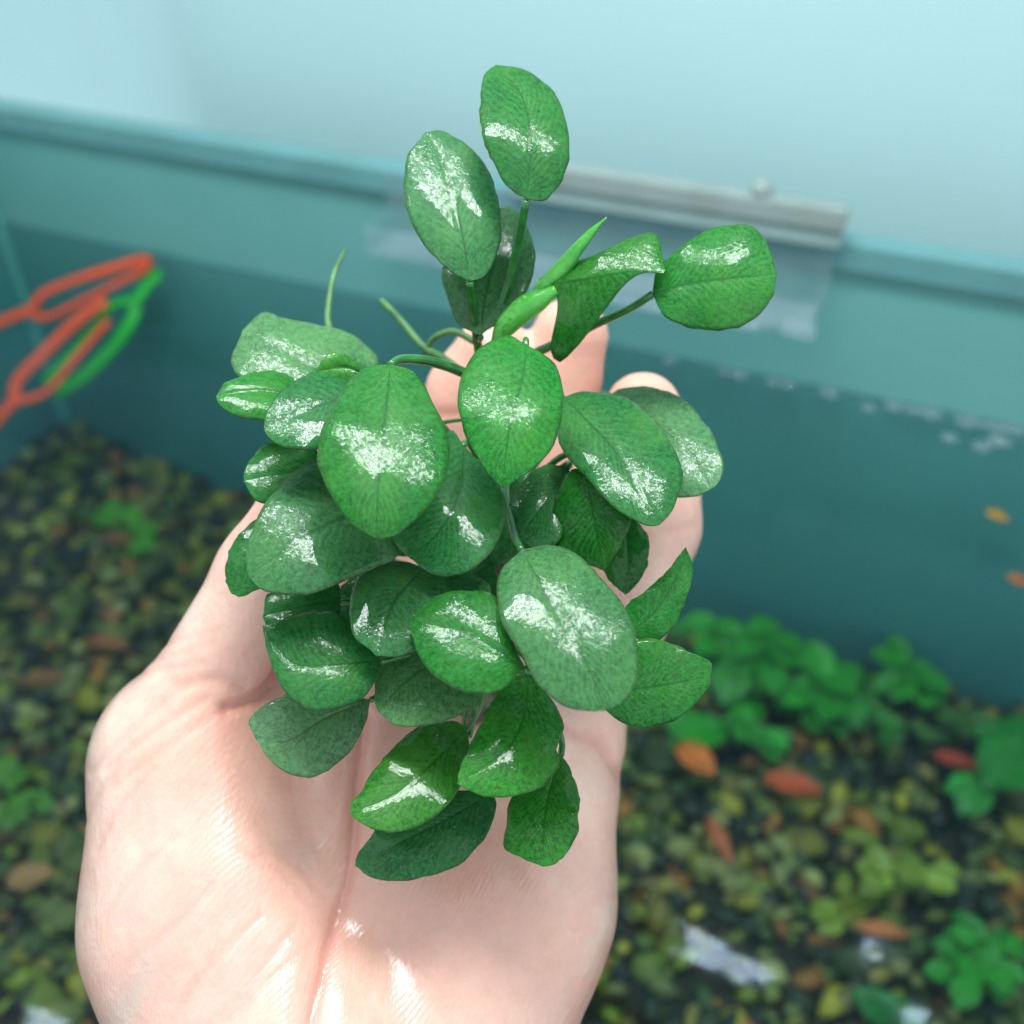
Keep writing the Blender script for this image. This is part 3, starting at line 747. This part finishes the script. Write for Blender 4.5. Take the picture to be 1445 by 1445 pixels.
# rhizome, rolled new leaf, sheath and roots
rr_ = .42 * (.75 + .35 * np.array([mnoise.noise(Vector((i * .35, 0, 2))) + .5 for i in range(40)])); rr_[0] *= .3; rr_[-1] *= .3
v, f = tube(c2w(RH), rr_, 16); mesh_obj('rhizome', v, f, M['rhizome'], plant)
def stalk(name, zr, pts, z0, z1, radii, mat, parent=plant, n=26, twist=0):
    pp = zp(zr, pts); z = np.linspace(z0, z1, len(pp))
    P = catmull(np.array([ray(*p) * q_ for p, q_ in zip(pp, z)]), n)
    R = np.interp(np.linspace(0, 1, n), np.linspace(0, 1, len(radii)), radii) * ((z0 + z1) / 2) / F * ZR[zr][2]
    ns = 28 if twist else 12
    W = c2w(P); v, f = tube(W, R, ns)
    if twist:                                                   # the margin of a rolled blade winds round it
        for i in range(n):
            for k in range(ns):
                ph = (k / ns + twist * i / n) % 1.0
                v[i * ns + k] = W[i] + (v[i * ns + k] - W[i]) * (.86 + .22 * ph)
    return mesh_obj(name, v, f, mat, parent)
stalk('rolled_leaf', '1', [(520, 920), (560, 862), (640, 780), (700, 710), (750, 652), (787, 616)], 17.6, 17.0, [12, 26, 30, 26, 15, 2], M['shoot'], n=60, twist=1.6)
stalk('sheath', '1', [(400, 1060), (430, 1005), (490, 945), (550, 905), (610, 868)], 17.8, 17.3, [22, 40, 46, 40, 18], M['shoot'], n=40, twist=.45)
stalk('petiole', '2', [(1010, 545), (1070, 535), (1130, 528)], 18.2, 18.6, [9, 9, 9], M['petiole'])
stalk('petiole', '4', [(935, 500), (915, 620), (895, 720)], 18.0, 17.2, [14, 13, 12], M['petiole'])
stalk('petiole', '4', [(900, 560), (880, 640), (870, 700)], 18.2, 17.4, [11, 11, 11], M['petiole'])
stalk('root', '0', [(560, 640), (500, 560), (466, 470), (464, 430), (472, 385), (488, 352)], 19.4, 20.6, [5, 5.5, 5.5, 5, 4, 2.5], M['root'])
stalk('root', '0', [(660, 530), (625, 505), (596, 488), (562, 448), (538, 424)], 19.6, 20.8, [5, 5.5, 5.5, 5, 4.5], M['root'])
stalk('root', '0', [(600, 500), (612, 478), (640, 468), (670, 482)], 20.2, 19.6, [4, 5, 5, 5], M['root'])

# ================================================================== THINGS IN THE TANK
# hanging clear acrylic box with a grey rail on the rim
def build_box():
    sL, _ = wall_sh(545, 300, 1); sR, hT = wall_sh(1200, 292, 1); _, hB = wall_sh(1165, 478, 3.2)
    b = empty('hanging_box', wall_pt((sL + sR) / 2, hB, 1.6))
    tag(b, 'clear acrylic box with a grey top rail hooked over the tank rim', 'box')
    boxpart('rail', (sL + 6.5, sR, hT - .95, hT, .62, 1.5), M['rail'], b, .12)
    boxpart('rail_lip', (sL + 6.5, sR - .05, hT - 1.75, hT - .96, .62, 1.3), M['lip'], b, .1)
    boxpart('back_panel', (sL, sR - .2, hB, hT - 1.8, .66, .86), M['acrylic'], b, .04)
    boxpart('front_panel', (sL, sR - .2, hB, hT - 3.4, 3.2, 3.4), M['acrylic'], b, .04)
    boxpart('side_panel', (sL, sL + .2, hB + .02, hT - 3.42, .88, 3.18), M['acrylic'], b, .04)
    boxpart('side_panel', (sR - .4, sR - .2, hB + .02, hT - 3.42, .88, 3.18), M['acrylic'], b, .04)
    boxpart('bottom_panel', (sL + .22, sR - .42, hB, hB + .3, .88, 3.18), M['acrylic_edge'], b, .05)
    boxpart('lip', (sL + 5, sR - 2.4, hB - .02, hB + .35, 3.42, 3.75), M['acrylic_edge'], b, .12)
    boxpart('foot', (sR - 1.5, sR - .1, hB + .1, hB + .75, 3.42, 3.95), M['acrylic_edge'], b, .18)
    sk, hk = wall_sh(1076, 262, 1)
    v, f = tube([wall_pt(sk, h, 1.05) for h in (hT - .1, hT + .15, hT + .45, hT + .6)], [.42, .45, .42, .2], 14)
    mesh_obj('knob', v, f, M['rail'], b)
build_box()

# bubbles on the waterline
bub = [(947, 505, 9), (1024, 519, 8), (1046, 522, 11), (1094, 530, 9), (1115, 534, 10), (1173, 545, 11), (1264, 563, 11), (1290, 569, 9), (1314, 576, 13), (1366, 586, 14), (1390, 591, 7), (1408, 594, 11), (1433, 601, 11), (1225, 575, 8), (1385, 630, 10), (1410, 622, 13), (1340, 618, 9)]
uvs = bmesh.new(); bmesh.ops.create_uvsphere(uvs, u_segments=16, v_segments=10, radius=1); bub_me = bpy.data.meshes.new('bubble'); uvs.to_mesh(bub_me); uvs.free()
bub_me.polygons.foreach_set('use_smooth', [True] * len(bub_me.polygons)); bub_me.materials.append(M['bubble'])
for x, y, r in bub:
    p = on_level(x, y, .15)
    d = (p - WALL_P) @ WALL_N
    if d < .5: p = p + WALL_N * (.5 - d)
    o = bpy.data.objects.new('bubble', bub_me); link(o); rad = r * 47 / F * S
    o.location = tuple(p * S); o.scale = (rad * 1.3, rad, rad * .45); o.rotation_euler = (0, 0, math.atan2(WALL_D[1], WALL_D[0]))
    tag(o, 'small clear air bubble floating at the back waterline', 'bubble', 'bubbles along the back waterline')

# plastic clips at the left
def loop_clip(name, mat, label, handle, armA, armB, z, r, extra=None):
    o = empty(name, at(*handle[0], z)); tag(o, label, 'plastic clip', 'coloured plastic clips')
    rc = r * z / F
    def bar(nm, pts, rad, dz=0):
        P = catmull(np.array([at(x, y, z + dz) for x, y in pts]), 20); v, f = tube(P, rad, 10, .6); mesh_obj(nm, v, f, mat, o)
    bar('handle', handle, rc * 1.35); bar('arm', armA, rc); bar('arm', armB, rc, .02)
    if extra: bar('tip', extra, rc * 1.3)
loop_clip('plastic_clip', M['orange'], 'orange plastic loop clip at upper left, slot almost level', [(-70, 490), (0, 455), (48, 436)], [(44, 436), (62, 414), (110, 394), (180, 372), (206, 366), (212, 372)], [(44, 440), (66, 448), (110, 428), (170, 398), (206, 378), (211, 370)], 56, 9)
loop_clip('plastic_clip', M['orange'], 'lower orange plastic loop clip overlapping the green one', [(-60, 660), (0, 588), (24, 562)], [(20, 566), (24, 538), (60, 500), (110, 452), (150, 424)], [(22, 566), (52, 560), (74, 545), (110, 502), (154, 452)], 55, 9)
loop_clip('plastic_clip', M['green'], 'green plastic loop clip lying behind the orange one', [(226, 384), (208, 402), (190, 428)], [(192, 424), (160, 430), (128, 468), (92, 508), (62, 540)], [(190, 424), (188, 448), (162, 486), (120, 528), (80, 556)], 56.5, 10, [(226, 384), (206, 404)])

# gravel: uncountable small stones in one mesh, larger pebbles singly
def rock_mesh(seed, sub=1, flat=.6):
    bm = bmesh.new(); bmesh.ops.create_icosphere(bm, subdivisions=sub, radius=1)
    for v_ in bm.verts:
        k = 1 + .75 * mnoise.noise(v_.co * 1.2 + Vector((seed * 7.3, seed, 0))); v_.co *= k; v_.co.z *= flat
    V = np.array([v_.co[:] for v_ in bm.verts]); Fc = [tuple(x.index for x in fc.verts) for fc in bm.faces]; bm.free(); return V, Fc
tones = [rgb(104, 112, 56), rgb(80, 96, 48), rgb(116, 124, 78), rgb(128, 116, 66), rgb(62, 84, 44), rgb(136, 136, 96), rgb(112, 126, 40), rgb(150, 142, 50), rgb(150, 98, 52), rgb(40, 50, 36), rgb(28, 34, 26), rgb(30, 38, 28)]
rocks = [rock_mesh(i, 1, random.uniform(.35, .8)) for i in range(10)]
rng = random.Random(5)
def build_gravel():
    VV = []; FF = []; TT = []; n0 = 0
    cells = []
    for i in range(5200):
        s = rng.uniform(s_corner + .4, S_END - 8); d = rng.uniform(.4, 36)
        p = wall_pt(s, 0, d); p[2] = H_BED - .7 + bank(s) + rng.uniform(-.3, .5) + .5 * mnoise.noise(Vector((s * .12, d * .12, 3)))
        V, Fc = rocks[i % 10]; a = rng.uniform(0, 6.28); c_, s_ = math.cos(a), math.sin(a); k = rng.uniform(.3, .66)
        R = np.array([[c_, -s_, 0], [s_, c_, 0], [0, 0, 1]]); tl = rng.uniform(-.7, .7)
        R = R @ np.array([[1, 0, 0], [0, math.cos(tl), -math.sin(tl)], [0, math.sin(tl), math.cos(tl)]])
        VV.append((V * np.array([rng.uniform(1.0, 1.8), rng.uniform(.7, 1.1), 1]) * k) @ R.T + p); FF += [tuple(x + n0 for x in f_) for f_ in Fc]; n0 += len(V)
        t = np.array(rng.choice(tones)[:3]) * np.array([1, .95, .6]) * rng.uniform(.6, 1.75); TT += [(*t, 1)] * len(V)
    o = mesh_obj('gravel', np.vstack(VV), FF, M['gravel'])
    a = o.data.color_attributes.new('tone', 'FLOAT_COLOR', 'POINT'); a.data.foreach_set('color', np.array(TT, np.float32).ravel())
    tag(o, 'mixed olive and brown gravel covering the tank bottom', 'gravel', kind='stuff')
build_gravel()
peb = []
for i in range(5):
    V, Fc = rock_mesh(20 + i, 2, random.uniform(.45, .8)); me = bpy.data.meshes.new('pebble'); me.from_pydata(V.tolist(), [], Fc)
    me.polygons.foreach_set('use_smooth', [True] * len(me.polygons)); me.materials.append(M['pebble']); peb.append(me)
for i in range(90):
    if i % 3 == 0: x, y = rng.uniform(0, 330), rng.uniform(650, 1000)
    elif i % 3 == 1: x, y = rng.uniform(0, 110), rng.uniform(1000, 1445)
    else: x, y = rng.uniform(900, 1445), rng.uniform(1060, 1440)
    p = on_level(x, y, H_BED - .1)
    if (p - WALL_P) @ WALL_N < 1 or (p - WALL_P) @ WALL_D < s_corner + 1: continue
    p = p + np.array([0, 0, bank((p - WALL_P) @ WALL_D)])
    o = bpy.data.objects.new('pebble', peb[i % 5]); link(o); o.location = tuple(p * S)
    k = rng.uniform(.42, .72) * S; o.scale = (k * 1.25, k, k); o.rotation_euler = (rng.uniform(-.5, .5), rng.uniform(-.5, .5), rng.uniform(0, 6.28))
    t = np.array(rng.choice(tones[:8])[:3]) * np.array([1, .95, .6]) * rng.uniform(.7, 1.5); o.color = (*t, 1)
    tag(o, 'smooth olive-grey pebble lying on the aquarium gravel', 'pebble', 'pebbles on the gravel')

# fallen orange leaves
def blade(name, c, L, W, yaw, curl, col, mat, parent=None, pitch=0.0, droop=.25):
    """a small cupped leaf, base at c"""
    V = []; Fc = []; nu, nv = 9, 7
    for i in range(nu):
        u = i / (nu - 1); wd = W * .5 * (math.sin(math.pi * min(1, u * .94 + .05)) ** .65)
        for j in range(nv):
            v_ = j / (nv - 1) * 2 - 1
            V.append((L * u, wd * v_, curl * W * v_ * v_ * .5 - droop * L * u * u))
    for i in range(nu - 1):
        for j in range(nv - 1):
            a = i * nv + j; Fc.append((a, a + nv, a + nv + 1, a + 1))
    R = Matrix.Rotation(yaw, 3, 'Z') @ Matrix.Rotation(-pitch, 3, 'Y')
    V = np.array([tuple(R @ Vector(q_)) for q_ in V]) + np.asarray(c)
    o = mesh_obj(name, V, Fc, mat, parent); o.color = col
    sd = o.modifiers.new('thickness', 'SOLIDIFY'); sd.thickness = .05 * S; sd.offset = 0
    return o
for x, y, L, W, yaw, col, lab in ((958, 1052, 2.2, 1.5, -.9, rgb(224, 112, 30), 'bright orange fallen leaf below the round green leaf'),
                                  (1080, 1100, 2.6, 1.3, -.3, rgb(206, 82, 40), 'red-orange fallen leaf in the middle of the gravel'),
                                  (1318, 1066, 2.0, .9, -.4, rgb(190, 62, 36), 'small red leaf on the gravel toward the right edge'),
                                  (1210, 1308, 2.0, .7, -.2, rgb(200, 108, 48), 'narrow tan-orange leaf on the gravel at lower right'),
                                  (1000, 1155, 2.4, .7, -1.3, rgb(196, 96, 54), 'thin upright orange leaf scrap near the hand'),
                                  (140, 760, 2.4, 1.0, -.2, rgb(150, 92, 44), 'brown-orange leaf on the gravel beside the thumb'),
                                  (120, 905, 2.6, .9, -.2, rgb(160, 88, 40), 'long rusty leaf on the gravel left of the thumb'),
                                  (10, 1245, 2.0, 1.3, .2, rgb(170, 120, 70), 'tan leaf at the left edge beside the wrist'),
                                  (30, 965, 2.2, 1.0, .2, rgb(140, 84, 40), 'small brown leaf at the left edge below the rusty one')):
    o = blade('fallen_leaf', on_level(x, y, H_BED + (1.9 if x == 958 else .8)), L, W, yaw, .25, col, M['litter'], pitch=.25); tag(o, lab, 'leaf', 'fallen leaves on the gravel')

# small leaf bits drifting by the back pane
for x, y, lab in ((1392, 724, 'tiny yellow leaf bit drifting by the back pane'), (1422, 815, 'tiny orange leaf bit drifting at the right edge')):
    o = blade('leaf_bit', at(x, y, 46), 1.0, .7, -.3, .2, rgb(206, 150, 40) if y < 800 else rgb(200, 110, 50), M['litter']); tag(o, lab, 'leaf')

# rooted green plants in the tank
def tank_plant(name, label, spots, z_h, greens, size):
    cx_, cy_ = np.mean([s_[0] for s_ in spots]), np.mean([s_[1] for s_ in spots])
    b = on_level(cx_, cy_ + 25, H_BED - .3); o = empty(name, b); tag(o, label, 'plant', 'green plants rooted in the gravel')
    spots = [(x + rng.uniform(-9, 9) * (q_ > 0) * 2, y + rng.uniform(-9, 9) * (q_ > 0) * 2, k * (.8 if q_ else .95)) for x, y, k in spots for q_ in range(3)]
    for (x, y, k) in spots:
        c_ = on_level(x, y, H_BED + z_h * rng.uniform(.7, 1.2)); yaw = math.atan2(c_[1] - b[1], c_[0] - b[0]) + rng.uniform(-.4, .4)
        L = size * k; st = c_ - np.array([math.cos(yaw), math.sin(yaw), 0]) * L * .5
        g_ = np.array(greens[:3]) * rng.uniform(.75, 1.25)
        blade('leaf', st, L, L * .82, yaw, .25, (*g_, 1), M['plant'], o, pitch=rng.uniform(-.1, .5))
        t = np.linspace(0, 1, 8)[:, None]; mid = (b + st) / 2 + np.array([0, 0, .4])
        v, f = tube((1 - t) ** 2 * b + 2 * (1 - t) * t * mid + t * t * st, .1, 6); mesh_obj('stem', v, f, M['plant'], o).color = (*g_, 1)
gr = rgb(34, 142, 20)
tank_plant('tank_plant', 'largest clump of round green leaves behind the hand at right', [(985, 880, 1), (1030, 905, 1.2), (1080, 885, 1), (1060, 930, 1.2), (1110, 920, 1.1), (1030, 960, 1.3), (1000, 920, 1), (1090, 960, 1)], 2.4, gr, 2.0)
tank_plant('tank_plant', 'green clump just right of the largest clump', [(1150, 935, 1.2), (1180, 970, 1.3), (1140, 975, 1.3), (1200, 1000, 1.2), (1165, 1005, 1.2), (1120, 990, 1)], 2.0, gr, 1.9)
tank_plant('tank_plant', 'low dull green plant between the clumps and the three-leaf plant', [(1222, 985, 1), (1240, 1010, 1), (1210, 1020, .9), (1260, 1030, .9)], 1.0, rgb(50, 124, 26), 1.6)
tank_plant('tank_plant', 'faint olive tuft on the gravel below the three-leaf plant', [(1330, 1010, 1), (1360, 1030, 1), (1310, 1040, .8), (1390, 1020, .9)], .9, rgb(66, 110, 34), 1.5)
tank_plant('tank_plant', 'small three-leaf green plant near the back pane', [(1252, 935, 1.1), (1300, 955, 1.2), (1270, 970, 1.1), (1300, 990, 1)], 2.0, gr, 1.8)
tank_plant('tank_plant', 'low green plant above the bright orange leaf', [(985, 1040, 1.5), (1040, 1020, 1.0), (1070, 1040, .9), (1095, 1045, .8), (1050, 990, 1)], 1.4, gr, 1.8)
tank_plant('tank_plant', 'large pale green leaves at the right edge', [(1425, 1080, 2.0), (1440, 1050, 1.6), (1374, 1126, 1.0)], 2.0, rgb(30, 140, 36), 2.0)
tank_plant('tank_plant', 'leafy green clump in the lower right corner', [(1350, 1340, 1.1), (1390, 1360, 1.2), (1360, 1385, 1.2), (1420, 1330, 1), (1370, 1310, .9), (1410, 1390, 1), (1335, 1370, .9)], 1.6, gr, 1.5)
tank_plant('tank_plant', 'green sprout at the bottom edge beneath the corner clump', [(1250, 1425, 1.1), (1275, 1440, 1.1), (1235, 1405, .8)], 1.4, rgb(24, 120, 44), 1.5)
tank_plant('tank_plant', 'yellow-green sprout among gravel left of the thumb', [(160, 722, 1.2), (198, 745, 1.0), (205, 765, .8)], 1.2, rgb(84, 150, 26), 1.7)
tank_plant('tank_plant', 'small yellow-green sprout left of the wrist', [(10, 1085, 1.2), (40, 1130, .9), (60, 1135, .9), (12, 1160, 1)], 1.2, rgb(90, 140, 40), 1.3)
tank_plant('tank_plant', 'dim green tuft below the orange clips', [(8, 676, 1.2), (40, 650, 1), (60, 690, 1)], 1.2, rgb(50, 110, 40), 1.7)
tank_plant('tank_plant', 'yellowish leafy sprout in the gravel at lower right', [(1290, 1230, 1.2), (1320, 1245, 1.1), (1235, 1215, 1), (1232, 1250, .9), (1160, 1290, 1.0)], 1.2, rgb(130, 150, 36), 1.4)
